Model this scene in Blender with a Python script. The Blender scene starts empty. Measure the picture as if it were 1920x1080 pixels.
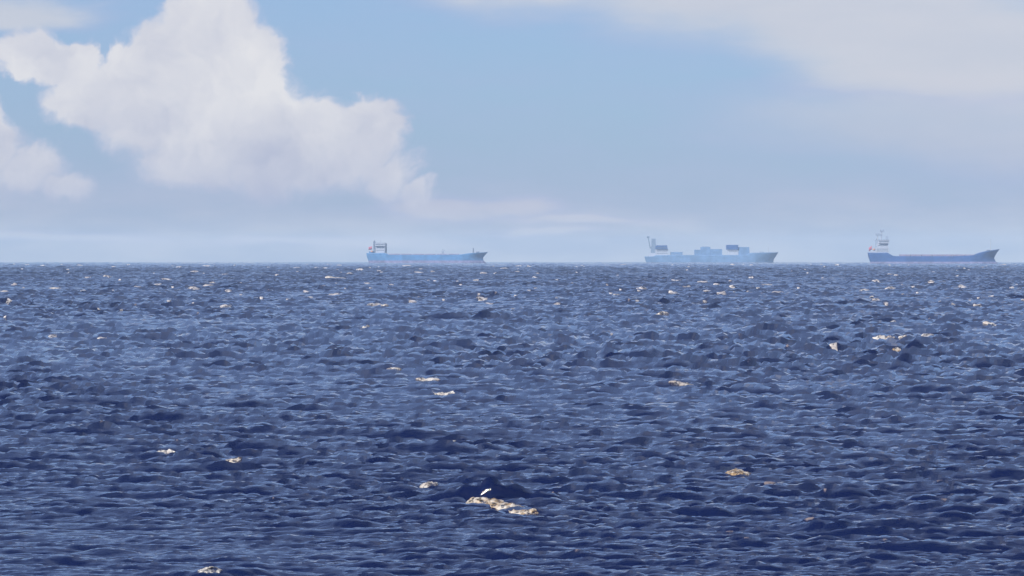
import bpy, bmesh, math, random
import numpy as np

scene = bpy.context.scene
COL = scene.collection
R = math.radians
EARTH = 7.43e6            # earth radius with standard refraction (m)
EYE = 8.0                 # camera height above the water (m)
FPX = 10200.0             # focal length in photo pixels (1920 wide)
HORIZON_PX = 492.0
DIP = math.sqrt(2 * EYE / EARTH)

# ------------------------------------------------------------------ camera
cam_d = bpy.data.cameras.new('camera')
cam_d.sensor_width = 36.0
cam_d.lens = FPX / 1920.0 * 36.0
cam_d.clip_start = 1.0
cam_d.clip_end = 60000.0
cam = bpy.data.objects.new('camera', cam_d)
COL.objects.link(cam)
cam.location = (0, 0, EYE)
cam.rotation_euler = (R(90) - (DIP + (540 - HORIZON_PX) / FPX), 0, 0)
scene.camera = cam

# ------------------------------------------------------------------ light
SUN_EL, SUN_AZ = R(32), R(222)          # azimuth clockwise from +Y (view direction): behind the camera, to the left
SKY_STRENGTH = 0.077
CLOUD_STRENGTH = 0.72
sun_d = bpy.data.lights.new('sun', 'SUN')
sun_d.energy = 5.0
sun_d.angle = R(0.53)
sun_d.color = (1.0, 0.94, 0.85)
sun = bpy.data.objects.new('sun', sun_d)
COL.objects.link(sun)
sun.rotation_euler = (R(90) - SUN_EL, 0, R(180) - SUN_AZ)
sun.location = (0, 0, 60)

vs = scene.view_settings
vs.view_transform = 'Standard'
vs.look = 'None'
vs.exposure = 0.5
vs.gamma = 1.0
vs.use_curve_mapping = False
scene.cycles.volume_bounces = 1
scene.cycles.max_bounces = 4

# ------------------------------------------------------------------ world: clear sky with clouds
world = bpy.data.worlds.new('World')
scene.world = world
world.use_nodes = True
world.cycles.sampling_method = 'MANUAL'
world.cycles.sample_map_resolution = 512


class NT:
    """small helper to write node maths as expressions"""
    def __init__(self, tree):
        self.t = tree

    def n(self, kind, **kw):
        nd = self.t.nodes.new(kind)
        for k, v in kw.items():
            setattr(nd, k, v)
        return nd

    def link(self, a, b):
        self.t.links.new(a, b)

    def put(self, sock, v):
        if isinstance(v, bpy.types.NodeSocket):
            self.t.links.new(v, sock)
        else:
            sock.default_value = v

    def m(self, op, a, b=None, c=None, clamp=False):
        nd = self.n('ShaderNodeMath', operation=op, use_clamp=clamp)
        self.put(nd.inputs[0], a)
        if b is not None:
            self.put(nd.inputs[1], b)
        if c is not None:
            self.put(nd.inputs[2], c)
        return nd.outputs[0]

    def v(self, op, a, b=None):
        nd = self.n('ShaderNodeVectorMath', operation=op)
        self.put(nd.inputs[0], a)
        if b is not None:
            self.put(nd.inputs[1], b)
        return nd.outputs['Value' if op in ('LENGTH', 'DOT_PRODUCT') else 'Vector']

    def noise(self, vec, scale, detail=4.0, rough=0.5, lac=2.0, out='Factor', typ='FBM', norm=True):
        nd = self.n('ShaderNodeTexNoise')
        nd.noise_dimensions = '3D'
        nd.noise_type = typ
        if hasattr(nd, 'normalize'):
            nd.normalize = norm
        self.put(nd.inputs['Vector'], vec)
        nd.inputs['Scale'].default_value = scale
        nd.inputs['Detail'].default_value = detail
        nd.inputs['Roughness'].default_value = rough
        nd.inputs['Lacunarity'].default_value = lac
        return nd.outputs['Color' if out == 'Color' else 0]

    def ramp(self, x, lo, hi, a=0.0, b=1.0, smooth=True):
        nd = self.n('ShaderNodeMapRange')
        nd.interpolation_type = 'SMOOTHSTEP' if smooth else 'LINEAR'
        nd.clamp = True
        for i, q in enumerate((x, lo, hi, a, b)):
            self.put(nd.inputs[i], q)
        return nd.outputs[0]

    def mix(self, f, a, b):
        nd = self.n('ShaderNodeMix', data_type='RGBA')
        self.put(nd.inputs[0], f)
        self.put(nd.inputs[6], a)
        self.put(nd.inputs[7], b)
        return nd.outputs[2]


def build_world():
    t = world.node_tree
    t.nodes.clear()
    N = NT(t)
    sky = N.n('ShaderNodeTexSky', sky_type='NISHITA', sun_disc=False)
    sky.sun_elevation = SUN_EL
    sky.sun_rotation = SUN_AZ
    sky.air_density = 0.8
    sky.dust_density = 0.5
    sky.ozone_density = 10.0
    sky.altitude = 0.0
    d = N.n('ShaderNodeTexCoord').outputs['Generated']
    sep = N.n('ShaderNodeSeparateXYZ')
    N.link(d, sep.inputs[0])
    x, y, z = sep.outputs
    K = FPX / 1000.0
    az = N.m('MULTIPLY', N.m('ARCTAN2', x, y), K)
    el = N.m('MULTIPLY', N.m('ARCSINE', z), K)
    cb = N.n('ShaderNodeCombineXYZ')
    N.link(az, cb.inputs[0])
    N.link(el, cb.inputs[1])
    P = cb.outputs[0]

    def warp(vec, scale, amt, detail, rough):
        c = N.noise(vec, scale, detail, rough, out='Color')
        c = N.v('SUBTRACT', c, (0.5, 0.5, 0.5))
        s = N.n('ShaderNodeVectorMath', operation='SCALE')
        N.link(c, s.inputs[0])
        s.inputs[3].default_value = amt
        return N.v('ADD', vec, s.outputs[0])

    P1 = warp(warp(P, 6.0, 0.10, 2.0, 0.5), 22.0, 0.058, 4.0, 0.55)

    def blob(vec, c, r):
        q = N.v('DIVIDE', N.v('SUBTRACT', vec, c), r)
        return N.m('SUBTRACT', 1.0, N.v('LENGTH', q))

    def field(vec, blobs, k=0.12):
        acc = None
        for (px, py, rx, ry) in blobs:
            b = blob(vec, ((px - 960) / 1000, (477 - py) / 1000, 0), (rx / 1000, ry / 1000, 1))
            acc = b if acc is None else N.m('SMOOTH_MAX', acc, b, k)
        return acc

    cumulus = [(395, 55, 120, 100), (330, 120, 130, 110), (455, 120, 110, 120), (300, 215, 150, 110),
               (455, 220, 170, 130), (570, 265, 125, 105), (640, 300, 130, 85), (695, 255, 70, 85),
               (735, 330, 75, 60), (790, 362, 55, 26), (520, 320, 190, 60), (380, 300, 170, 75), (190, 180, 120, 80),
               (60, 105, 90, 65), (145, 110, 48, 62), (250, 140, 80, 80)]
    low_left = [(-30, 270, 90, 100), (50, 315, 100, 70), (125, 348, 80, 38), (-90, 320, 180, 110)]
    F = N.m('SMOOTH_MAX', field(P1, cumulus), field(P1, low_left), 0.05)
    # billows at the edge: crisp on top, dissolving towards the base
    bil = N.noise(P1, 26.0, 6.0, 0.62)
    F = N.m('ADD', F, N.m('MULTIPLY', N.m('SUBTRACT', bil, 0.5), 0.36))
    base_soft = N.ramp(el, 0.06, 0.30, 0.70, 0.29)
    hi = N.m('ADD', base_soft, 0.02)
    a_cum = N.ramp(F, 0.02, hi)
    a_cum = N.m('MULTIPLY', a_cum, N.ramp(el, 0.02, 0.14, 0.0, 0.97))
    a_cum = N.m('MULTIPLY', a_cum, N.ramp(az, 0.0, 0.12, 1.0, 0.0))

    # thin layered cloud: stretched along the horizon
    st = N.v('MULTIPLY', P, (1.0, 3.2, 1.0))
    Ps = N.v('MULTIPLY', warp(st, 2.2, 0.28, 4.0, 0.55), (1.0, 1 / 3.2, 1.0))
    wis = N.noise(N.v('MULTIPLY', P, (2.2, 9.0, 1.0)), 1.6, 5.0, 0.55)
    sheet = field(Ps, [(1620, 20, 420, 120), (1800, 90, 420, 120), (1330, -20, 320, 100), (1050, -50, 330, 90),
                       (2300, 40, 600, 200), (1400, -300, 1300, 290)], 0.2)
    sheet = N.m('ADD', sheet, N.m('MULTIPLY', N.m('SUBTRACT', wis, 0.5), 0.35))
    a_sheet = N.ramp(sheet, -0.15, 0.62, 0.0, 0.78)
    veil = field(Ps, [(1720, 225, 420, 90), (1950, 240, 420, 110)], 0.3)
    veil = N.m('ADD', veil, N.m('MULTIPLY', N.m('SUBTRACT', wis, 0.5), 0.3))
    a_veil = N.ramp(veil, -0.35, 0.75, 0.0, 0.55)
    wisp = field(Ps, [(945, 388, 150, 24), (1080, 408, 190, 13), (1000, 432, 160, 12), (820, 392, 150, 30), (40, 16, 200, 44),
                      (120, 448, 260, 14), (620, 452, 300, 12)], 0.2)
    wisp = N.m('ADD', wisp, N.m('MULTIPLY', N.m('SUBTRACT', wis, 0.5), 0.9))
    a_wisp = N.ramp(wisp, -0.15, 0.75, 0.0, 0.70)
    a_low = N.m('MULTIPLY', N.ramp(el, -0.02, 0.24, 0.72, 0.0), N.ramp(wis, 0.25, 0.75, 0.6, 1.0))   # pale band low over the sea

    # the same broken cloud carries on over the rest of the sky
    dz = N.m('MAXIMUM', N.m('ADD', z, 0.12), 0.06)
    dv = N.n('ShaderNodeCombineXYZ')
    N.link(N.m('DIVIDE', x, dz), dv.inputs[0])
    N.link(N.m('DIVIDE', y, dz), dv.inputs[1])
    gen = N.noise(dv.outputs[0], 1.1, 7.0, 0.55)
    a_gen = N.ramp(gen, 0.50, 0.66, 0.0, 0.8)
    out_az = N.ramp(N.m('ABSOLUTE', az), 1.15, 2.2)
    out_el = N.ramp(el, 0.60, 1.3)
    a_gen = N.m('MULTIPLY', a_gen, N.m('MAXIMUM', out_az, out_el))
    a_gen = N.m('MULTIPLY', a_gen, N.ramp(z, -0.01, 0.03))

    inv = lambda q: N.m('SUBTRACT', 1.0, q)
    keep = inv(a_cum)
    a_thin = N.m('MULTIPLY', N.ramp(wis, 0.2, 0.8, 0.28, 0.42), N.m('MULTIPLY', N.ramp(z, 0.05, 0.14, 1.0, 1.45), N.ramp(z, 0.3, 0.9, 1.0, 0.5)))           # thin veil over the whole sky, thickened above the view to brighten sea reflections
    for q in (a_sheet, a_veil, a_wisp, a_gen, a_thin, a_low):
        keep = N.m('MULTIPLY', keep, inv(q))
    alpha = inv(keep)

    # cloud tone: sunlit tops, cooler bases, soft inner modelling
    body = N.noise(P1, 5.5, 5.0, 0.5)
    lump = N.noise(N.v('ADD', P1, (0.3, 1.7, 0.0)), 15.0, 4.0, 0.5)
    tone = N.m('ADD', N.ramp(el, 0.07, 0.30, -0.10, 0.62, smooth=False), N.m('MULTIPLY', N.m('SUBTRACT', body, 0.5), 1.6))
    tone = N.m('ADD', tone, N.m('MULTIPLY', N.m('SUBTRACT', lump, 0.5), 0.85))
    tone = N.m('ADD', tone, 0.12, clamp=True)
    c_cum = N.mix(tone, (0.475, 0.505, 0.635, 1), (0.775, 0.77, 0.79, 1))
    c_thin = N.mix(N.ramp(el, 0.10, 0.36), (0.50, 0.50, 0.64, 1), (0.60, 0.605, 0.68, 1))
    c_thin = N.mix(N.ramp(el, 0.02, 0.12), (0.565, 0.600, 0.690, 1), c_thin)
    c_thin = N.mix(N.ramp(wis, 0.3, 0.7, 0.0, 0.30), c_thin, (0.70, 0.69, 0.73, 1))
    c_high = N.mix(a_gen, (0.38, 0.49, 0.84, 1), (0.60, 0.60, 0.70, 1))  # strong blue added to the unseen upper sky, lifts the sea's reflections
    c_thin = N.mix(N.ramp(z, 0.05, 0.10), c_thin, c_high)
    a_any = N.m('MAXIMUM', N.m('MAXIMUM', a_sheet, a_veil), N.m('MAXIMUM', a_wisp, a_low))
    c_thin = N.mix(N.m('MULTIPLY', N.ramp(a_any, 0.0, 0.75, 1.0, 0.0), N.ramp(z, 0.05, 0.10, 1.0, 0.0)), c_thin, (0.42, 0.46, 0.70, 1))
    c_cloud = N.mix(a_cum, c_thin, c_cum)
    b_sky = N.n('ShaderNodeBackground')
    N.link(sky.outputs[0], b_sky.inputs[0])
    b_sky.inputs[1].default_value = SKY_STRENGTH
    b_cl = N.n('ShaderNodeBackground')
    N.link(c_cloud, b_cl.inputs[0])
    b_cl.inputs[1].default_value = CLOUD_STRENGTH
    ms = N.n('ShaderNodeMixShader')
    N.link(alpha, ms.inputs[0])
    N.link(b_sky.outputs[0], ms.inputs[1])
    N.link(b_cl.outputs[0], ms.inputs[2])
    N.link(ms.outputs[0], N.n('ShaderNodeOutputWorld').inputs[0])


build_world()


# ------------------------------------------------------------------ materials
def new_mat(name):
    m = bpy.data.materials.new(name)
    m.use_nodes = True
    m.node_tree.nodes.clear()
    return m, NT(m.node_tree)


def paint(name, col, rough=0.5, wear=0.12, scale=0.35, rust=0.0):
    """painted steel: slight tone variation and vertical rust runs"""
    m, N = new_mat(name)
    co = N.n('ShaderNodeTexCoord').outputs['Object']
    b = N.n('ShaderNodeBsdfPrincipled')
    n1 = N.noise(co, scale, 5.0, 0.6)
    dark = tuple(c * (1 - 2 * wear) for c in col) + (1,)
    lite = tuple(min(1, c * (1 + wear) + 0.01) for c in col) + (1,)
    c = N.mix(N.ramp(n1, 0.3, 0.7), dark, lite)
    if rust:
        n2 = N.noise(N.v('MULTIPLY', co, (1.0, 1.0, 0.12)), 0.6, 5.0, 0.6)
        c = N.mix(N.ramp(n2, 0.58, 0.75, 0.0, rust), c, (0.16, 0.06, 0.03, 1))
    N.put(b.inputs['Base Color'], c)
    b.inputs['Roughness'].default_value = rough
    N.link(b.outputs[0], N.n('ShaderNodeOutputMaterial').inputs[0])
    return m


def water_material():
    m, N = new_mat('sea_water')
    geo = N.n('ShaderNodeNewGeometry').outputs['Position']
    at = N.n('ShaderNodeAttribute', attribute_name='foam')
    b = N.n('ShaderNodeBsdfPrincipled')
    b.inputs['Roughness'].default_value = 0.12
    b.inputs['IOR'].default_value = 1.333
    deep = N.mix(N.noise(geo, 0.05, 3.0, 0.5), (0.002, 0.005, 0.032, 1), (0.003, 0.008, 0.042, 1))
    lace = N.noise(N.v('MULTIPLY', geo, (1.0, 1.0, 0.4)), 5.0, 6.0, 0.65)
    foam = N.m('SUBTRACT', at.outputs['Fac'], N.m('MULTIPLY', lace, 1.1))
    foam = N.ramp(foam, -0.02, 0.35, 0.0, 0.7)
    N.put(b.inputs['Base Color'], N.mix(foam, deep, (0.28, 0.23, 0.22, 1)))
    N.put(b.inputs['Roughness'], N.ramp(foam, 0.0, 1.0, 0.06, 0.7))
    # ripples finer than the mesh
    r1 = N.noise(N.v('MULTIPLY', geo, (0.7, 1.6, 1.0)), 3.2, 4.0, 0.6)
    far = N.ramp(N.v('LENGTH', geo), 350.0, 2200.0, 0.0, 1.0)
    r2 = N.noise(N.v('MULTIPLY', geo, (0.55, 1.0, 1.0)), 0.55, 3.0, 0.6)
    r1 = N.m('ADD', r1, N.m('MULTIPLY', N.m('MULTIPLY', r2, far), 12.0))   # out there the mesh is coarser than the waves
    bump = N.n('ShaderNodeBump')
    bump.inputs['Strength'].default_value = 1.0
    bump.inputs['Distance'].default_value = 0.028
    N.link(r1, bump.inputs['Height'])
    N.link(bump.outputs[0], b.inputs['Normal'])
    N.link(b.outputs[0], N.n('ShaderNodeOutputMaterial').inputs[0])
    return m


def foam_material(name, stain, grain):
    m, N = new_mat(name)
    geo = N.n('ShaderNodeNewGeometry').outputs['Position']
    b = N.n('ShaderNodeBsdfPrincipled')
    n1 = N.noise(geo, grain, 5.0, 0.65)
    n2 = N.noise(N.v('ADD', geo, (7.3, 1.1, 0.0)), grain * 0.5, 4.0, 0.6)
    white = N.mix(N.ramp(n2, 0.42, 0.62), tuple(stain[4:]) + (1,), stain[:3] + (1,))
    N.put(b.inputs['Base Color'], white)
    b.inputs['Roughness'].default_value = 0.6
    bump = N.n('ShaderNodeBump')
    bump.inputs['Distance'].default_value = 0.08
    N.link(N.noise(geo, 9.0, 4.0, 0.6), bump.inputs['Height'])
    N.link(bump.outputs[0], b.inputs['Normal'])
    hole = N.n('ShaderNodeBsdfTransparent')
    ms = N.n('ShaderNodeMixShader')
    N.link(N.ramp(n1, 0.42, 0.66), ms.inputs[0])      # lacy gaps where the water shows through
    N.link(b.outputs[0], ms.inputs[1])
    N.link(hole.outputs[0], ms.inputs[2])
    N.link(ms.outputs[0], N.n('ShaderNodeOutputMaterial').inputs[0])
    return m


# ------------------------------------------------------------------ sea surface
def px_to_polar(px, py):
    """photo pixel on the water -> (distance along the surface, azimuth)"""
    th = (py - HORIZON_PX) / FPX + DIP
    # EYE/r + r/(2R) = th
    disc = max(th * th - 2 * EYE / EARTH, 0.0)
    r = (th - math.sqrt(disc)) * EARTH
    return r, math.atan((px - 960) / FPX)


def wave_tile(L, n, wind, peak, hs, lo, hi, seed, spread=9.0):
    """periodic wind-sea patch; returns height and the two horizontal shifts"""
    rng = np.random.default_rng(seed)
    k1 = np.fft.fftfreq(n, L / n) * 2 * np.pi
    kx, ky = np.meshgrid(k1, k1)
    k = np.hypot(kx, ky)
    k[0, 0] = 1e-9
    kp = 2 * np.pi / peak
    S = k ** -3.6 * np.exp(-1.25 * (kp / k) ** 2)
    c = (kx * wind[0] + ky * wind[1]) / k
    D = np.where(c > 0, np.abs(c) ** spread, 0.10 * np.abs(c) ** spread) + 0.012
    lam = 2 * np.pi / k
    S = S * D * (lam > lo) * (lam < hi)
    A = np.sqrt(S) * (rng.standard_normal((n, n)) + 1j * rng.standard_normal((n, n)))
    h = np.fft.ifft2(A).real
    f = hs / 4 / h.std()
    dx = np.fft.ifft2(A * (-1j * kx / k)).real
    dy = np.fft.ifft2(A * (-1j * ky / k)).real
    jac = np.fft.ifft2(A * -k).real * f          # convergence of the surface: breaking crests
    return h * f, dx * f, dy * f, jac


def sample(tile, L, x, y):
    n = tile.shape[0]
    u = (x / L * n) % n
    v = (y / L * n) % n
    i = np.floor(u).astype(np.int64)
    j = np.floor(v).astype(np.int64)
    fu = (u - i).astype(np.float32)
    fv = (v - j).astype(np.float32)
    i %= n
    j %= n
    i1 = (i + 1) % n
    j1 = (j + 1) % n
    return (tile[j, i] * (1 - fu) + tile[j, i1] * fu) * (1 - fv) + (tile[j1, i] * (1 - fu) + tile[j1, i1] * fu) * fv


WIND = (-0.22, -0.975)
TILES = []
for (L, n, peak, hs, lo, hi, seed, rot) in ((389.0, 512, 26.0, 0.45, 4.0, 120.0, 21, 0.31),
                                            (113.0, 1024, 4.2, 0.46, 0.4, 30.0, 4, 0.0),
                                            (37.0, 1024, 0.95, 0.155, 0.12, 4.0, 11, 0.61)):
    w = (WIND[0] * math.cos(rot) + WIND[1] * math.sin(rot), -WIND[0] * math.sin(rot) + WIND[1] * math.cos(rot))
    TILES.append((L, rot, wave_tile(L, n, w, peak, hs, lo, hi, seed)))
CHOP = 1.15

# single crests that stand out in the photograph: (px, py at the foot, height m, half length m, half width m, turn)
CRESTS = [(905, 946, 0.62, 2.0, 1.2, -0.30), (335, 862, 0.34, 1.9, 1.0, -0.22), (1480, 905, 0.24, 2.2, 1.0, 0.1),
          (430, 1079, 0.24, 1.2, 0.8, -0.2), (1560, 1000, 0.20, 2.2, 1.0, 0.05), (1680, 668, 0.25, 2.4, 1.2, 0.0)]


def surface(x, y):
    """undisturbed point -> displaced point on the sea, and a foam value"""
    X = np.array(x, dtype=np.float64)
    Y = np.array(y, dtype=np.float64)
    Z = np.zeros_like(X)
    F = np.zeros_like(X)
    x0, y0 = X.copy(), Y.copy()
    # gusts: rougher and calmer areas tens of metres across
    gust = 0.94 + 0.17 * (np.sin(x0 / 17.0 + 1.3 * np.sin(y0 / 71.0)) + np.sin(y0 / 43.0 + 2.1 + 2.6 * np.sin(x0 / 23.0 + y0 / 310.0))) 
    calm = gust
    gust = gust * np.interp(np.hypot(x0, y0), (100, 140, 220, 300, 400, 500, 1000, 3500), (0.46, 0.50, 0.80, 1.15, 1.42, 1.50, 1.65, 2.0))      # calmer inshore
    for q, (L, rot, (h, dx, dy, jac)) in enumerate(TILES):
        if q == 2:
            for (px, py, H, la, wa, turn) in CRESTS:      # breaking crests are rough with ripples
                r, th = px_to_polar(px, py)
                d2 = ((x0 - r * math.sin(th)) / (1.3 * la)) ** 2 + ((y0 - r * math.cos(th)) / (1.6 * wa)) ** 2
                gust = gust * (1 + 0.35 * np.exp(-d2))
        if q == 2:                       # short waves ride on the crests of the longer ones and leave the troughs slick
            calm = calm * (0.30 + 1.25 / (1 + np.exp(-Z / 0.05)))
            gust = gust * (0.30 + 1.25 / (1 + np.exp(-Z / 0.05)))
        c, s = math.cos(rot), math.sin(rot)
        u, v = x0 * c + y0 * s, -x0 * s + y0 * c
        a, b = sample(dx, L, u, v), sample(dy, L, u, v)
        X += CHOP * gust * (a * c - b * s)
        Y += CHOP * gust * (a * s + b * c)
        Z += gust * sample(h, L, u, v)
        F += -calm * sample(jac, L, u, v)
    for (px, py, H, la, wa, turn) in CRESTS:
        r, th = px_to_polar(px, py)
        cx, cy = r * math.sin(th), r * math.cos(th)
        c, s = math.cos(turn), math.sin(turn)
        p, q = (x0 - cx) * c + (y0 - cy) * s, -(x0 - cx) * s + (y0 - cy) * c
        e = np.exp(-(p / la) ** 2)
        prof = np.where(q < 0, np.exp(-(q / (0.75 * wa)) ** 2), np.exp(-(q / (1.5 * wa)) ** 2))
        k = H * e * prof * (1 + 0.9 * np.clip(Z - (0 if np.isscalar(Z) else np.mean(Z[np.abs(p) < la]) if np.any(np.abs(p) < la) else 0), -0.5, 0.5))
        Z += k
        Y += -0.35 * k
    Z += -(x0 ** 2 + y0 ** 2) / (2 * EARTH)
    return X, Y, Z, F


def row_distances():
    r, out = 6.0, []
    while r < 11900:
        out.append(r)
        if r < 118:
            d = max(0.17, 0.6 - r * 0.004)
        else:
            d = min(0.118 * (r / 139.0) ** 2, 1.5) if r < 3000 else min(1.5 * (r / 3000.0) ** 3, 25.0)
        r += d
    return np.array(out)


half = math.atan(985 / FPX)
cols = np.concatenate([np.linspace(R(-11), -half, 36, endpoint=False), np.linspace(-half, half, 370),
                       np.linspace(half, R(11), 37)[1:]])
rows = row_distances()
NR, NC = len(rows), len(cols)
RR, TT = np.meshgrid(rows, cols, indexing='ij')
SX, SY, SZ, SF = surface(RR * np.sin(TT), RR * np.cos(TT))
FOAM_LO, FOAM_TOP = np.percentile(SF[300:1300:5, 40:400:3], (99.7, 99.999))
FOAM_SPAN = FOAM_TOP - FOAM_LO
print('sea grid', FOAM_LO, FOAM_TOP, NR, NC, NR * NC * 2, 'hs', SZ[:600].std() * 4)


def build_sea():
    me = bpy.data.meshes.new('sea')
    nv = NR * NC
    me.vertices.add(nv)
    co = np.stack([SX, SY, SZ], -1).reshape(-1).astype(np.float32)
    me.vertices.foreach_set('co', co)
    idx = np.arange(nv, dtype=np.int32).reshape(NR, NC)
    q = np.stack([idx[:-1, :-1], idx[:-1, 1:], idx[1:, 1:], idx[1:, :-1]], -1).reshape(-1)
    nf = len(q) // 4
    me.loops.add(nf * 4)
    me.loops.foreach_set('vertex_index', q)
    me.polygons.add(nf)
    me.polygons.foreach_set('loop_start', np.arange(nf, dtype=np.int32) * 4)
    me.polygons.foreach_set('loop_total', np.full(nf, 4, dtype=np.int32))
    me.update(calc_edges=True)
    me.polygons.foreach_set('use_smooth', np.ones(nf, dtype=bool))
    at = me.attributes.new('foam', 'FLOAT', 'POINT')
    at.data.foreach_set('value', (np.clip((SF - FOAM_LO) / FOAM_SPAN, 0, 1.2)).reshape(-1).astype(np.float32))
    me.materials.append(water_material())
    o = bpy.data.objects.new('sea', me)
    COL.objects.link(o)
    o['kind'] = 'structure'
    o['label'] = 'choppy deep blue sea reaching to the horizon'
    return o


build_sea()


def on_sea(r, th):
    """position on the built sea mesh (arrays)"""
    i = np.clip(np.interp(r, rows, np.arange(NR)), 0, NR - 1.001)
    j = np.clip(np.interp(th, cols, np.arange(NC)), 0, NC - 1.001)
    i0, j0 = i.astype(int), j.astype(int)
    fi, fj = i - i0, j - j0
    out = []
    for A in (SX, SY, SZ):
        out.append((A[i0, j0] * (1 - fj) + A[i0, j0 + 1] * fj) * (1 - fi) + (A[i0 + 1, j0] * (1 - fj) + A[i0 + 1, j0 + 1] * fj) * fi)
    return out


# ------------------------------------------------------------------ ships
def bm_box(bm, x0, x1, y0, y1, z0, z1, bevel=0.0, slant=0.0, tilt=0.0):
    """box; slant pulls the upper front edge aft, tilt leans the top along x"""
    v = [bm.verts.new(p) for p in ((x0, y0, z0), (x1, y0, z0), (x1, y1, z0), (x0, y1, z0),
                                   (x0 + tilt, y0, z1), (x1 - slant + tilt, y0, z1), (x1 - slant + tilt, y1, z1), (x0 + tilt, y1, z1))]
    fs = [bm.faces.new([v[i] for i in f]) for f in ((3, 2, 1, 0), (4, 5, 6, 7), (0, 1, 5, 4), (1, 2, 6, 5), (2, 3, 7, 6), (3, 0, 4, 7))]
    if bevel:
        es = list({e for f in fs for e in f.edges})
        bmesh.ops.bevel(bm, geom=es, offset=bevel, segments=1, affect='EDGES')


def bm_tube(bm, p0, p1, r0, r1=None, n=8):
    r1 = r0 if r1 is None else r1
    a, b = np.array(p0, float), np.array(p1, float)
    w = (b - a) / np.linalg.norm(b - a)
    u = np.cross(w, (0, 1, 0) if abs(w[1]) < 0.9 else (1, 0, 0))
    u /= np.linalg.norm(u)
    v = np.cross(w, u)
    rings = []
    for c, r in ((a, r0), (b, r1)):
        rings.append([bm.verts.new(c + r * (math.cos(2 * math.pi * k / n) * u + math.sin(2 * math.pi * k / n) * v)) for k in range(n)])
    for k in range(n):
        bm.faces.new((rings[0][k], rings[0][(k + 1) % n], rings[1][(k + 1) % n], rings[1][k]))
    bm.faces.new(rings[0][::-1])
    bm.faces.new(rings[1])


def obj(name, bm, mat, parent=None, smooth=False):
    me = bpy.data.meshes.new(name)
    bmesh.ops.recalc_face_normals(bm, faces=bm.faces)
    bm.to_mesh(me)
    bm.free()
    me.materials.append(mat)
    if smooth:
        for p in me.polygons:
            p.use_smooth = True
    o = bpy.data.objects.new(name, me)
    COL.objects.link(o)
    o.parent = parent
    return o


M = {
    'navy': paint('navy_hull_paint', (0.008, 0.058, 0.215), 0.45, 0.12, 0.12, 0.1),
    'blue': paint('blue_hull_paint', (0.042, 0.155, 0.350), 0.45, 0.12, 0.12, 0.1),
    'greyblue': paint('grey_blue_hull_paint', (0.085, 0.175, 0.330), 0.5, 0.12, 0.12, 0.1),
    'red': paint('red_antifouling', (0.160, 0.160, 0.300), 0.6, 0.2, 0.2),
    'white': paint('white_ship_paint', (0.31, 0.35, 0.43), 0.45, 0.05, 0.3, 0.2),
    'grey': paint('grey_ship_paint', (0.20, 0.25, 0.33), 0.5, 0.1),
    'dark': paint('dark_steel', (0.10, 0.13, 0.20), 0.5, 0.15),
    'steel': paint('slate_paint', (0.12, 0.17, 0.25), 0.5, 0.1),
    'deck': paint('brown_hatch_paint', (0.170, 0.130, 0.220), 0.6, 0.15),
    'glass': paint('dark_window_glass', (0.06, 0.08, 0.13), 0.08, 0.05),
    'orange': paint('orange_lifeboat', (0.40, 0.20, 0.14), 0.4, 0.05),
    'flag': paint('red_flag_cloth', (0.340, 0.085, 0.130), 0.8, 0.05),
    'rope': paint('rail_paint', (0.30, 0.33, 0.38), 0.5, 0.05),
}


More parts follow.
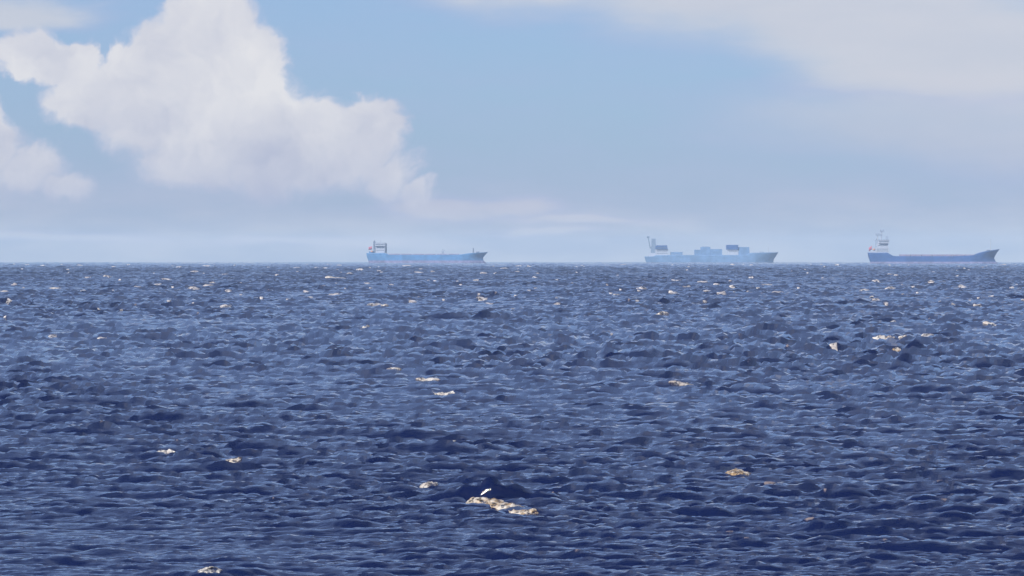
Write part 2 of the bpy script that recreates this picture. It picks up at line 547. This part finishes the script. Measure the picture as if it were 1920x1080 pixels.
class Ship:
    def __init__(self, name, label, cpx, wl_off, dist, yaw=0.0):
        self.mpp = dist / FPX
        self.cpx = cpx
        th = EYE / dist + dist / (2 * EARTH)
        self.pyw = HORIZON_PX + (th - DIP) * FPX
        az = math.atan((cpx - 960) / FPX)
        o = bpy.data.objects.new(name, None)
        COL.objects.link(o)
        o.location = (dist * math.tan(az), dist, -dist * dist / (2 * EARTH))
        o.rotation_euler = (0, 0, yaw)
        o['label'] = label
        o['category'] = 'ship'
        o['group'] = 'cargo ships on the horizon'
        self.o = o

    def X(self, px):
        return (px - self.cpx) * self.mpp

    def Z(self, py):
        return (self.pyw - py) * self.mpp

    def hull(self, deck, beam, stern, bow, split, top_mat, bottom_mat):
        """deck: sheer line [(px, py)]; stern / bow: [(py, px)] end profiles; split: py of the paint line"""
        ns = 48
        dx = [self.X(p[0]) for p in deck]
        dz = [self.Z(p[1]) for p in deck]
        xs0, xs1 = dx[0], dx[-1]
        zb = -3.0
        zs = self.Z(split)

        def ends(z):
            s = np.interp(z, [self.Z(p[0]) for p in stern], [self.X(p[1]) for p in stern])
            b = np.interp(z, [self.Z(p[0]) for p in bow], [self.X(p[1]) for p in bow])
            return s, b

        def half(s, lvl):
            aft = min(1.0, 0.62 + 0.38 * min(1, s / 0.16)) * (1 - (1 - lvl) * 0.55 * max(0, 1 - s / 0.2))
            e = max(0.0, (s - 0.80) / 0.20)
            fine = 1.55 + 1.5 * lvl
            return beam / 2 * aft * max(1 - e ** fine, 0.004)

        def shell(name, levels, mat, cap):
            bm = bmesh.new()
            grid = {}
            for side in (-1, 1):
                for i in range(ns + 1):
                    s = i / ns
                    s = s if s < 0.8 else 0.8 + 0.2 * math.sin((s - 0.8) / 0.2 * math.pi / 2)
                    for j, lf in enumerate(levels):
                        ztop = np.interp(xs0 + s * (xs1 - xs0), dx, dz)
                        z = lf(ztop)
                        a, b = ends(z)
                        lv = max(0.0, min(1.0, (z - zb) / (ztop - zb)))
                        grid[side, i, j] = bm.verts.new((a + s * (b - a), side * half(s, lv), z))
            nl = len(levels)
            for side in (-1, 1):
                for i in range(ns):
                    for j in range(nl - 1):
                        bm.faces.new((grid[side, i, j], grid[side, i + 1, j], grid[side, i + 1, j + 1], grid[side, i, j + 1]))
            for j in range(nl - 1):
                for i in (0, ns):
                    bm.faces.new((grid[-1, i, j], grid[1, i, j], grid[1, i, j + 1], grid[-1, i, j + 1]))
            for i in range(ns):
                if cap:
                    bm.faces.new((grid[-1, i, nl - 1], grid[1, i, nl - 1], grid[1, i + 1, nl - 1], grid[-1, i + 1, nl - 1]))
                else:
                    bm.faces.new((grid[-1, i, 0], grid[1, i, 0], grid[1, i + 1, 0], grid[-1, i + 1, 0]))
            return obj(name, bm, mat, self.o, True)

        top = shell('hull', [lambda zt, f=f: zs + (zt - zs) * f for f in (0, .15, .3, .45, .6, .75, .9, 1)], top_mat, True)
        shell('boot_topping', [lambda zt, f=f: zb + (zs - zb) * f for f in (0, .25, .5, .75, 1)], bottom_mat, False)
        me = top.data
        # hard edge where deck meets the side
        for p in me.polygons:
            if abs(p.normal.z) > 0.8:
                p.use_smooth = False
        self.hull_o = top
        return top

    def box(self, name, px0, px1, py0, py1, width, mat, parent=None, y=0.0, bevel=0.12, slant=0.0, tilt=0.0):
        bm = bmesh.new()
        bm_box(bm, self.X(px0), self.X(px1), y - width / 2, y + width / 2, self.Z(py1), self.Z(py0), bevel, slant, tilt)
        return obj(name, bm, mat, parent or self.o)

    def mast(self, name, px, py0, py1, r0, r1, mat, px_top=None, parent=None, yards=()):
        bm = bmesh.new()
        bm_tube(bm, (self.X(px), 0, self.Z(py1)), (self.X(px_top or px), 0, self.Z(py0)), r0, r1)
        for (py, hl) in yards:
            bm_tube(bm, (self.X(px), -hl, self.Z(py)), (self.X(px), hl, self.Z(py)), 0.12)
            bm_tube(bm, (self.X(px) - hl * .5, 0, self.Z(py) - .01), (self.X(px) + hl * .5, 0, self.Z(py) - .01), 0.12)
        return obj(name, bm, mat, parent or self.o)

    def windows(self, parent, px0, px1, py0, py1, width, n, name='window'):
        """a row of windows on the side facing the camera"""
        x0, x1 = self.X(px0), self.X(px1)
        step = (x1 - x0) / n
        bm = bmesh.new()
        bm_box(bm, -step * .36, step * .36, -0.06, 0.06, self.Z(py1) - self.Z((py0 + py1) / 2), self.Z(py0) - self.Z((py0 + py1) / 2))
        first = obj(name, bm, M['glass'], parent)
        first.location = (x0 + step * .5, -width / 2 - 0.01, self.Z((py0 + py1) / 2))
        for k in range(1, n):
            c = first.copy()
            COL.objects.link(c)
            c.parent = parent
            c.location = (x0 + step * (k + .5), -width / 2 - 0.01, self.Z((py0 + py1) / 2))

    def rail(self, pts, inset, h=1.1):
        """bulwark rail along the deck edge facing the camera: [(px, py)]"""
        bm = bmesh.new()
        for (a, b) in zip(pts[:-1], pts[1:]):
            for f in (0.5, 1.0):
                bm_tube(bm, (self.X(a[0]), -inset, self.Z(a[1]) + h * f), (self.X(b[0]), -inset, self.Z(b[1]) + h * f), 0.05, n=5)
            n = max(1, int((self.X(b[0]) - self.X(a[0])) / 3))
            for k in range(n + 1):
                t = k / n
                x = self.X(a[0]) * (1 - t) + self.X(b[0]) * t
                z = self.Z(a[1]) * (1 - t) + self.Z(b[1]) * t
                bm_tube(bm, (x, -inset, z - 0.05), (x, -inset, z + h), 0.045, n=5)
        return obj('deck_rail', bm, M['rope'], self.o)

    def flag(self, px0, px1, py0, py1, droop):
        self.mast('flag_staff', px1 + 1.0, py0 - 1, py1 + 6, 0.12, 0.08, M['rope'], px_top=px1)
        bm = bmesh.new()
        n = 8
        top, bot = [], []
        for th in (-0.04, 0.04):
            a, b = [], []
            for k in range(n + 1):
                t = k / n
                x = self.X(px1) + (self.X(px0) - self.X(px1)) * t
                yy = 0.5 * math.sin(t * 6) * t + th
                a.append(bm.verts.new((x, yy, self.Z(py0) - droop * t)))
                b.append(bm.verts.new((x, yy, self.Z(py0 + (py1 - py0) * 0.62) - droop * t)))
            top.append(a)
            bot.append(b)
        for s in (0, 1):
            for k in range(n):
                bm.faces.new((top[s][k], top[s][k + 1], bot[s][k + 1], bot[s][k]))
        for k in range(n):
            bm.faces.new((top[0][k], top[0][k + 1], top[1][k + 1], top[1][k]))
            bm.faces.new((bot[0][k], bot[0][k + 1], bot[1][k + 1], bot[1][k]))
        for k in (0, n):
            bm.faces.new((top[0][k], top[1][k], bot[1][k], bot[0][k]))
        return obj('flag', bm, M['flag'], self.o, True)

    def lifeboat(self, px0, px1, py, width):
        bm = bmesh.new()
        bmesh.ops.create_uvsphere(bm, u_segments=12, v_segments=8, radius=1.0)
        L = (self.X(px1) - self.X(px0)) / 2
        for v in bm.verts:
            v.co.x *= L
            v.co.y *= 1.2
            v.co.z *= 1.25 if v.co.z > 0 else 1.0
        b = obj('lifeboat', bm, M['orange'], self.o, True)
        b.location = ((self.X(px0) + self.X(px1)) / 2, -width / 2 - 1.3, self.Z(py))
        for s in (-.6, .6):
            bm = bmesh.new()
            bm_tube(bm, (L * s, 0.9, -1.5), (L * s, 0.9, 1.6), 0.15)
            bm_tube(bm, (L * s, 1.4, 1.55), (L * s, -0.1, 1.9), 0.15)
            obj('davit', bm, M['white'], b)


def build_ships():
    # ---- the left ship: pale blue cargo ship with twin dark posts round a white deckhouse
    s = Ship('cargo_ship', 'long pale blue cargo ship with a red stern flag, leftmost of the three', 801, 0, 6700)
    B = 22.0
    s.hull([(687, 474.2), (724, 474.2), (727, 477.6), (800, 477.9), (866, 477.4), (882, 474.6), (915, 472.6)], B,
           [(500, 694), (488, 690.5), (481, 688), (472, 687)],
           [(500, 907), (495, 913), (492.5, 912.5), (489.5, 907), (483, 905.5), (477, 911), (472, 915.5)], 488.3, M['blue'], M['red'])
    h = s.box('deckhouse', 704.5, 721.5, 461.5, 474.4, B * .72, M['white'])
    s.windows(h, 706, 720, 464.3, 465.6, B * .72, 9)
    s.windows(h, 706, 720, 468.6, 469.9, B * .72, 9)
    br = s.box('bridge', 703.5, 723, 456.0, 461.3, B * .96, M['white'])
    s.windows(br, 704.5, 722.5, 457.4, 459.3, B * .96, 11)
    s.box('bridge_roof', 703, 723.6, 455.2, 455.9, B * .98, M['grey'], br)
    fu = s.box('funnel', 700.2, 704.2, 452.6, 474.3, 5.0, M['dark'], tilt=-0.2)
    s.mast('exhaust_pipe', 702.2, 450.4, 452.9, 0.5, 0.5, M['dark'], parent=fu)
    s.box('king_post', 722.4, 725.2, 456.4, 474.3, 4.0, M['dark'])
    s.mast('radar_mast', 713, 448.2, 455.5, 0.45, 0.15, M['white'], yards=((450.2, 2.0), (452.4, 2.6)))
    s.lifeboat(695, 700, 471.6, B * .5)
    s.box('poop_house', 692, 700.5, 471.4, 474.5, B * .6, M['blue'])
    for k in range(6):
        a = 730 + k * 22.2
        hc = s.box('hatch_cover', a, a + 20.4, 476.0, 478.2, B * .72, M['deck'], bevel=0.2)
    cr = s.box('deck_crane', 828.4, 832.4, 470.6, 476.2, 3.4, M['grey'])
    s.mast('jib', 829, 468.8, 471.6, 0.5, 0.4, M['grey'], px_top=834.5, parent=cr)
    s.mast('crane_post', 830.4, 467.0, 471.6, 0.6, 0.4, M['grey'], parent=cr)
    s.mast('fore_mast', 887.4, 464.8, 475.0, 0.9, 0.5, M['dark'], yards=((467.5, 1.6),))
    s.box('windlass', 893, 899, 471.6, 474.6, 6.0, M['dark'])
    s.flag(691, 697.5, 461.6, 471.0, 1.2)
    s.rail([(727, 477.5), (800, 477.9), (866, 477.4)], B / 2 - .3)
    # ---- the middle ship: hazier, deckhouses and stepped blocks along its length
    s = Ship('cargo_ship', 'hazy grey blue ship with stepped blocks along its deck, in the middle of the three', 1334, 0, 7600)
    B = 25.0
    s.hull([(1208.5, 480.6), (1226, 480.4), (1229, 478.2), (1300, 478.2), (1404, 478.0), (1407, 474.0), (1459.5, 473.0)], B,
           [(500, 1215), (490, 1211), (484, 1209), (472, 1208)],
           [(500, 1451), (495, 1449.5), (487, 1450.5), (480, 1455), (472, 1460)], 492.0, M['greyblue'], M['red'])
    h = s.box('deckhouse', 1229.5, 1252.5, 467.2, 478.4, B * .75, M['white'])
    s.windows(h, 1231, 1251, 470.2, 471.4, B * .75, 12)
    s.windows(h, 1231, 1251, 474.2, 475.4, B * .75, 12)
    br = s.box('bridge', 1229.0, 1251.5, 460.4, 467.0, B * .95, M['navy'], slant=0.8)
    s.windows(br, 1230.5, 1250, 463.4, 465.4, B * .95, 12)
    s.box('bridge_roof', 1230.5, 1250, 459.4, 460.3, B * .8, M['grey'], br)
    fu = s.box('funnel', 1219.6, 1227.4, 462.0, 480.4, 7.0, M['steel'], tilt=0.9)
    s.box('funnel_top', 1221.6, 1229.6, 447.4, 462.2, 5.0, M['steel'], fu, tilt=-0.3)
    s.mast('aft_mast', 1219.4, 443.0, 466.0, 0.9, 0.5, M['steel'], px_top=1214.6, yards=())
    s.box('radar_scanner', 1212.6, 1217.6, 442.8, 446.4, 3.0, M['steel'])
    s.box('aft_house', 1216, 1229.2, 474.5, 480.6, B * .55, M['white'])
    s.box('store_house', 1257, 1279.5, 472.6, 478.4, B * .6, M['greyblue'])
    d = s.box('mid_block', 1302, 1313.4, 468.2, 478.4, B * .7, M['greyblue'])  # plain stepped boxes amidships, looking like stacked cargo
    s.box('tall_block', 1313.5, 1331.6, 463.0, 478.4, B * .72, M['greyblue'])
    s.box('tall_block_top', 1316, 1329, 462.0, 462.95, B * .5, M['grey'])
    s.box('wide_block', 1331.7, 1353.6, 467.0, 478.4, B * .7, M['greyblue'])
    h = s.box('fore_house', 1364.5, 1384.0, 468.2, 478.4, B * .7, M['white'])
    s.windows(h, 1366, 1383, 471.2, 472.6, B * .7, 9)
    s.box('fore_bridge', 1361.6, 1383.8, 459.2, 468.0, B * .85, M['navy'])
    s.box('fore_tower', 1384.2, 1405.0, 463.2, 478.2, B * .74, M['greyblue'], slant=0.5)
    s.mast('fore_mast', 1441, 462.0, 474.4, 0.45, 0.2, M['rope'], yards=((465, 1.8),))
    s.box('windlass', 1424, 1432, 472.2, 474.4, 7.0, M['grey'])
    s.rail([(1254, 478.2), (1300, 478.2)], B / 2 - .3)
    # ---- the right ship: darkest and nearest
    s = Ship('cargo_ship', 'dark blue cargo ship with tall stern mast and upswept bow, rightmost of the three', 1750, 0, 5900)
    B = 20.5
    s.hull([(1627.5, 473.6), (1664, 473.4), (1668, 476.4), (1675, 480.2), (1790, 480.4), (1828, 479.0), (1848, 471.4), (1874, 467.0)], B,
           [(500, 1634), (489, 1631.0), (481, 1628.5), (472, 1627)],
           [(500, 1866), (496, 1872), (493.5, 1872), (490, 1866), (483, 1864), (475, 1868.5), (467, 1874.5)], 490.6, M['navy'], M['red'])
    h = s.box('deckhouse', 1641, 1666, 464.0, 473.8, B * .8, M['white'])
    s.windows(h, 1643, 1664, 466.4, 467.9, B * .8, 11)
    s.windows(h, 1643, 1664, 469.8, 471.3, B * .8, 11)
    u = s.box('upper_house', 1644, 1664.5, 456.6, 463.8, B * .74, M['white'])
    s.windows(u, 1645.5, 1663.5, 459.8, 461.3, B * .74, 9)
    br = s.box('bridge', 1646, 1666, 450.6, 456.4, B * .96, M['white'])
    s.windows(br, 1647, 1665.6, 452.0, 454.2, B * .96, 11)
    s.box('bridge_roof', 1645.4, 1666.4, 449.6, 450.5, B, M['grey'], br)
    s.box('king_post', 1660.6, 1665.2, 443.0, 449.5, 3.0, M['grey'])
    fu = s.box('funnel', 1641.4, 1646.6, 450.0, 464.0, 4.6, M['grey'], tilt=-0.3)
    s.mast('exhaust_pipe', 1643.6, 447.6, 450.4, 0.45, 0.45, M['dark'], parent=fu)
    mm = s.mast('signal_mast', 1651.6, 428.6, 449.8, 0.65, 0.3, M['white'], px_top=1653.6, yards=((434.0, 2.4), (440.0, 3.0)))
    s.box('radar_scanner', 1650.2, 1657.4, 430.0, 434.6, 3.2, M['grey'], mm)
    s.box('mast_platform', 1641.6, 1650.6, 437.6, 441.4, 3.6, M['grey'], mm)
    s.mast('platform_stay', 1645.4, 440.4, 450.2, 0.4, 0.3, M['rope'], parent=mm)
    s.lifeboat(1634.5, 1640.5, 468.0, B * .5)
    s.box('poop_house', 1633, 1641.2, 470.6, 473.9, B * .6, M['white'])
    s.flag(1629, 1634.6, 460.8, 472.0, 2.2)
    for k in range(7):
        a = 1687 + k * 20.2
        s.box('hatch_cover', a, a + 18.8, 477.2, 480.6, B * .76, M['deck'], bevel=0.2)
    s.mast('fore_mast', 1857.4, 447.4, 471.0, 0.4, 0.16, M['rope'], yards=((456, 1.8),))
    s.box('windlass', 1850, 1856, 468.4, 471.0, 5.0, M['dark'])
    s.rail([(1676, 480.3), (1790, 480.4), (1828, 479.0)], B / 2 - .3)


build_ships()

# ------------------------------------------------------------------ whitecaps
FOAM = foam_material('ochre_foam', (0.30, 0.20, 0.10, 0.1, 0.48, 0.44, 0.39), 5.5)
FOAM_WHITE = foam_material('white_foam', (0.36, 0.31, 0.28, 0.1, 0.56, 0.53, 0.49), 3.2)
FOAM_FAR = foam_material('far_foam', (0.26, 0.23, 0.22, 0.1, 0.60, 0.56, 0.54), 1.3)


def smooth_noise(n, m, rng):
    a = rng.random((n // 3 + 3, m // 3 + 3))
    yy, xx = np.mgrid[0:n, 0:m] / 3.0
    i, j = yy.astype(int), xx.astype(int)
    fi, fj = yy - i, xx - j
    return (a[i, j] * (1 - fj) + a[i, j + 1] * fj) * (1 - fi) + (a[i + 1, j] * (1 - fj) + a[i + 1, j + 1] * fj) * fi


ELEV = (SZ - EYE) / np.hypot(SX, SY)                       # how high each bit of water stands in view
EPX = HORIZON_PX + (-ELEV - DIP) * FPX
HIDE = np.vstack([EPX[:1], np.minimum.accumulate(EPX, axis=0)[:-1]])
FLAT = -(RR ** 2) / (2 * EARTH)


def crest_near(px, py, wpx, reach):
    """the wave crest nearest to a spot that is not hidden behind other waves"""
    js = np.unique(np.clip(np.interp(np.arctan((px + np.linspace(-.4, .4, 5) * wpx - 960) / FPX), cols, np.arange(NC)).round().astype(int), 0, NC - 1))
    r_a, _ = px_to_polar(px, py + reach + 4)
    r_b, t0 = px_to_polar(px, max(py - reach - 4, HORIZON_PX + 0.4))
    i0, i1 = np.searchsorted(rows, (r_a, r_b))
    i1 = min(max(i1, i0 + 2), NR)
    sl = np.ix_(range(i0, i1), js)
    cost = np.abs(EPX[sl].mean(1) - py) / max(reach, 0.5)
    cost += 2.0 * (EPX[sl] > HIDE[sl] + 0.2).mean(1)
    cost -= 1.2 * np.clip((SZ[sl] - FLAT[sl]).mean(1) / 0.3, -1, 1.5)
    k = i0 + int(np.argmin(cost))
    return float(rows[k]), t0


def foam_patch(px, py, wpx, hpx, seed, slope=0.0, nu=40, nv=22, lumps=0.9, depth=None, asym=0.0, thick=None):
    """a lumpy bank of foam lying on the sea; (px, py) its middle, wpx/hpx its size in the photograph"""
    rng = np.random.default_rng(seed)
    if wpx < 40 and nu > 20:
        nu, nv = 18, 10
    want = py + hpx * 0.5                          # its foot, as seen on the wave it lies on
    r0, t0 = crest_near(px, want, wpx, 2.0 + 0.030 * (want - HORIZON_PX))
    mpp = r0 / FPX
    L = wpx * mpp
    T = 0.34 * hpx * mpp                                  # standing height
    Dp = depth or 0.3 + 0.4 * L                # how far it reaches away from the viewer
    u = np.linspace(-1, 1, nu)
    v = np.linspace(-1, 1, nv)
    T = min(T, 0.25 * L) if thick is None else thick
    V, U = np.meshgrid(v, u, indexing='ij')
    xs = r0 * math.sin(t0) + U * L / 2
    ys = r0 * math.cos(t0) + V * Dp / 2 + U * L / 2 * slope
    X, Y, Z = on_sea(np.hypot(xs, ys), np.arctan2(xs, ys))
    fine = 0.35 if thick is None else 0.10
    n1 = (1 - fine) * smooth_noise(nv, nu, rng) + fine * rng.random((nv, nu))
    lumps = lumps if thick is None else 0.5
    n2 = smooth_noise(nv, nu, rng)
    env = 1 - 1.15 * (U ** 2) ** 0.8 - 1.15 * V ** 2 + (n2 - 0.5) * 0.7 - asym * U * 0.5
    t = np.where(env > 0, T * np.sqrt(np.clip(env, 0, 1)) * (1 - lumps * 0.75 + lumps * n1), -0.5 * T - 0.1)
    Y = Y + np.where(env > 0, -0.25 * t, 0)
    co = np.stack([X, Y, Z + t], -1).reshape(-1, 3)
    idx = np.arange(nu * nv).reshape(nv, nu)
    f = np.stack([idx[:-1, :-1], idx[:-1, 1:], idx[1:, 1:], idx[1:, :-1]], -1).reshape(-1, 4)
    keep = (env > -0.35).reshape(-1)
    f = f[keep[f].any(axis=1)]
    return co, f


def foam_object(name, parts, mat, single=True):
    cs, fs, off = [], [], 0
    for co, f in parts:
        cs.append(co)
        fs.append(f + off)
        off += len(co)
    co = np.concatenate(cs)
    base = co[0].copy()
    base = np.array([co[:, 0].mean(), co[:, 1].mean(), co[:, 2].min()])
    me = bpy.data.meshes.new(name)
    me.from_pydata((co - base).tolist(), [], np.concatenate(fs).tolist())
    for p in me.polygons:
        p.use_smooth = True
    bmx = bmesh.new()
    bmx.from_mesh(me)
    bmesh.ops.delete(bmx, geom=[v for v in bmx.verts if not v.link_faces], context='VERTS')
    if single:                                      # keep the largest connected piece
        seen, best = set(), []
        for v0 in bmx.verts:
            if v0 in seen:
                continue
            stack, isl = [v0], []
            seen.add(v0)
            while stack:
                v = stack.pop()
                isl.append(v)
                for e in v.link_edges:
                    o2 = e.other_vert(v)
                    if o2 not in seen:
                        seen.add(o2)
                        stack.append(o2)
            if len(isl) > len(best):
                best = isl
        keep = set(best)
        bmesh.ops.delete(bmx, geom=[v for v in bmx.verts if v not in keep], context='VERTS')
    bmx.to_mesh(me)
    bmx.free()
    me.materials.append(mat)
    o = bpy.data.objects.new(name, me)
    COL.objects.link(o)
    o.location = base
    return o


# (pieces (px, py, w, h, slope, asym), label)
NEAR = [
    ([(914, 930, 78, 24, -0.40, 0.9, 0.9), (952, 942, 70, 14, -0.55, 0.1, 0.8), (984, 950, 60, 6, -0.5, 0.3, 0.5)],
     'large ochre and white foam bank on the front of the biggest wave in the foreground'),
    ([(808, 895, 32, 18, 0.0, 0.2)], 'small round white foam tuft just left of the biggest foreground wave'),
    ([(313, 836, 44, 16, 0.0, 0.5)], 'bright cream foam tip on the crest of the long low wave at left'),
    ([(440, 862, 34, 5, -0.3, 0.0)], 'thin ochre foam line on the right shoulder of the low wave at left'),
    ([(395, 1064, 46, 12, -0.1, 0.3)], 'pale foam patch at the very bottom edge of the sea'),
    ([(850, 827, 28, 13, 0.0, 0.2)], 'pinkish foam dab straight above the biggest foreground wave'),
    ([(1385, 882, 48, 14, -0.2, 0.3)], 'tan foam patch on a dark wave right of the biggest foreground wave'),
    ([(1278, 714, 46, 8, 0.0, 0.0)], 'flat white foam streak alone in the middle of the sea, right of centre'),
    ([(1660, 629, 44, 11, 0.0, 0.4), (1692, 629, 18, 7, 0.0, 0.0)], 'bright white foam streak below the rightmost ship'),
    ([(1684, 657, 46, 9, 0.0, -0.2)], 'brown tinged foam patch just in front of a bright white streak'),
    ([(1855, 600, 30, 9, 0.0, 0.3)], 'white foam dab near the right edge of the sea'),
    ([(740, 686, 36, 7, -0.2, 0.2), (800, 703, 50, 6, -0.2, 0.0)], 'broken foam line sloping down right, left of the middle of the sea'),
    ([(835, 736, 44, 7, -0.2, 0.3)], 'thin foam line on a dark crest below a longer broken foam line'),
    ([(1240, 586, 34, 7, 0.0, 0.4)], 'short cream foam streak below the middle ship'),
    ([(722, 567, 16, 8, 0.0, 0.0)], 'small white foam spot below the leftmost ship'),
    ([(688, 606, 15, 11, 0.0, 0.0)], 'small upright white foam spot lower left of another, below the leftmost ship'),
    ([(630, 517, 44, 8, 0.0, 0.2)], 'wide white foam cap close to the horizon, left of the leftmost ship'),
    ([(105, 538, 30, 8, 0.0, 0.2)], 'white foam cap near the left edge, close to the horizon'),
]


def build_foam():
    for q, (pieces, label) in enumerate(NEAR):
        mat = FOAM if 'ochre' in label or 'tan' in label or 'brown' in label else FOAM_WHITE
        ps = [foam_object('whitecap' if len(pieces) == 1 else 'foam_clump', [foam_patch(p[0], p[1], p[2], p[3], 100 + q * 7 + k, slope=p[4], asym=p[5],
                                                                                                   thick=(0.16, 0.09, 0.05)[k] if len(p) > 6 else None, depth=p[6] if len(p) > 6 else None)], mat)
              for k, p in enumerate(pieces)]
        o = ps[0]
        if len(ps) > 1:
            o = bpy.data.objects.new('whitecap', None)
            COL.objects.link(o)
            o.location = ps[0].location.copy()
            for c in ps:
                c.location = c.location - o.location
                c.parent = o
        o['label'] = label
        o['category'] = 'whitecap'
        o['group'] = 'whitecaps breaking on the sea'
    rng = np.random.default_rng(77)
    parts = []
    for k in range(330):
        # spread over the sea: even over the water's area, fading out near the camera
        u = rng.random()
        py = 494.5 + 75 * u ** 1.9
        if rng.random() < 0.07:
            py = 565 + 90 * rng.random() ** 1.5
        px = rng.uniform(-500, 2420)
        s = 1.0 + (py - 494) / 130.0
        big = rng.random() ** 3
        w = (4 + 17 * big) * min(s, 1.5)
        h = (1.6 + 4.4 * big + 1.0 * rng.random()) * min(s, 1.3)
        parts.append(foam_patch(px, py, w, h, 1000 + k, nu=9, nv=5, lumps=1.0, depth=max(1.0, w * 0.3)))
    o = foam_object('distant_whitecaps', parts, FOAM_FAR, False)
    o['kind'] = 'stuff'
    o['label'] = 'scattered small whitecaps flecking the far sea'
    o['category'] = 'whitecaps'


build_foam()


# ------------------------------------------------------------------ haze
def build_haze():
    bm = bmesh.new()
    bm_box(bm, -2600, 2600, -120, 12100, -11.5, 46.0)
    m, N = new_mat('haze_air')
    v = N.n('ShaderNodeVolumePrincipled')
    v.inputs['Color'].default_value = (0.50, 0.68, 0.89, 1)
    v.inputs['Density'].default_value = 0.58e-4
    v.inputs['Anisotropy'].default_value = -0.15
    N.link(v.outputs[0], N.n('ShaderNodeOutputMaterial').inputs['Volume'])
    o = obj('haze', bm, m)
    o['kind'] = 'stuff'
    o['label'] = 'pale blue haze over the sea'


build_haze()
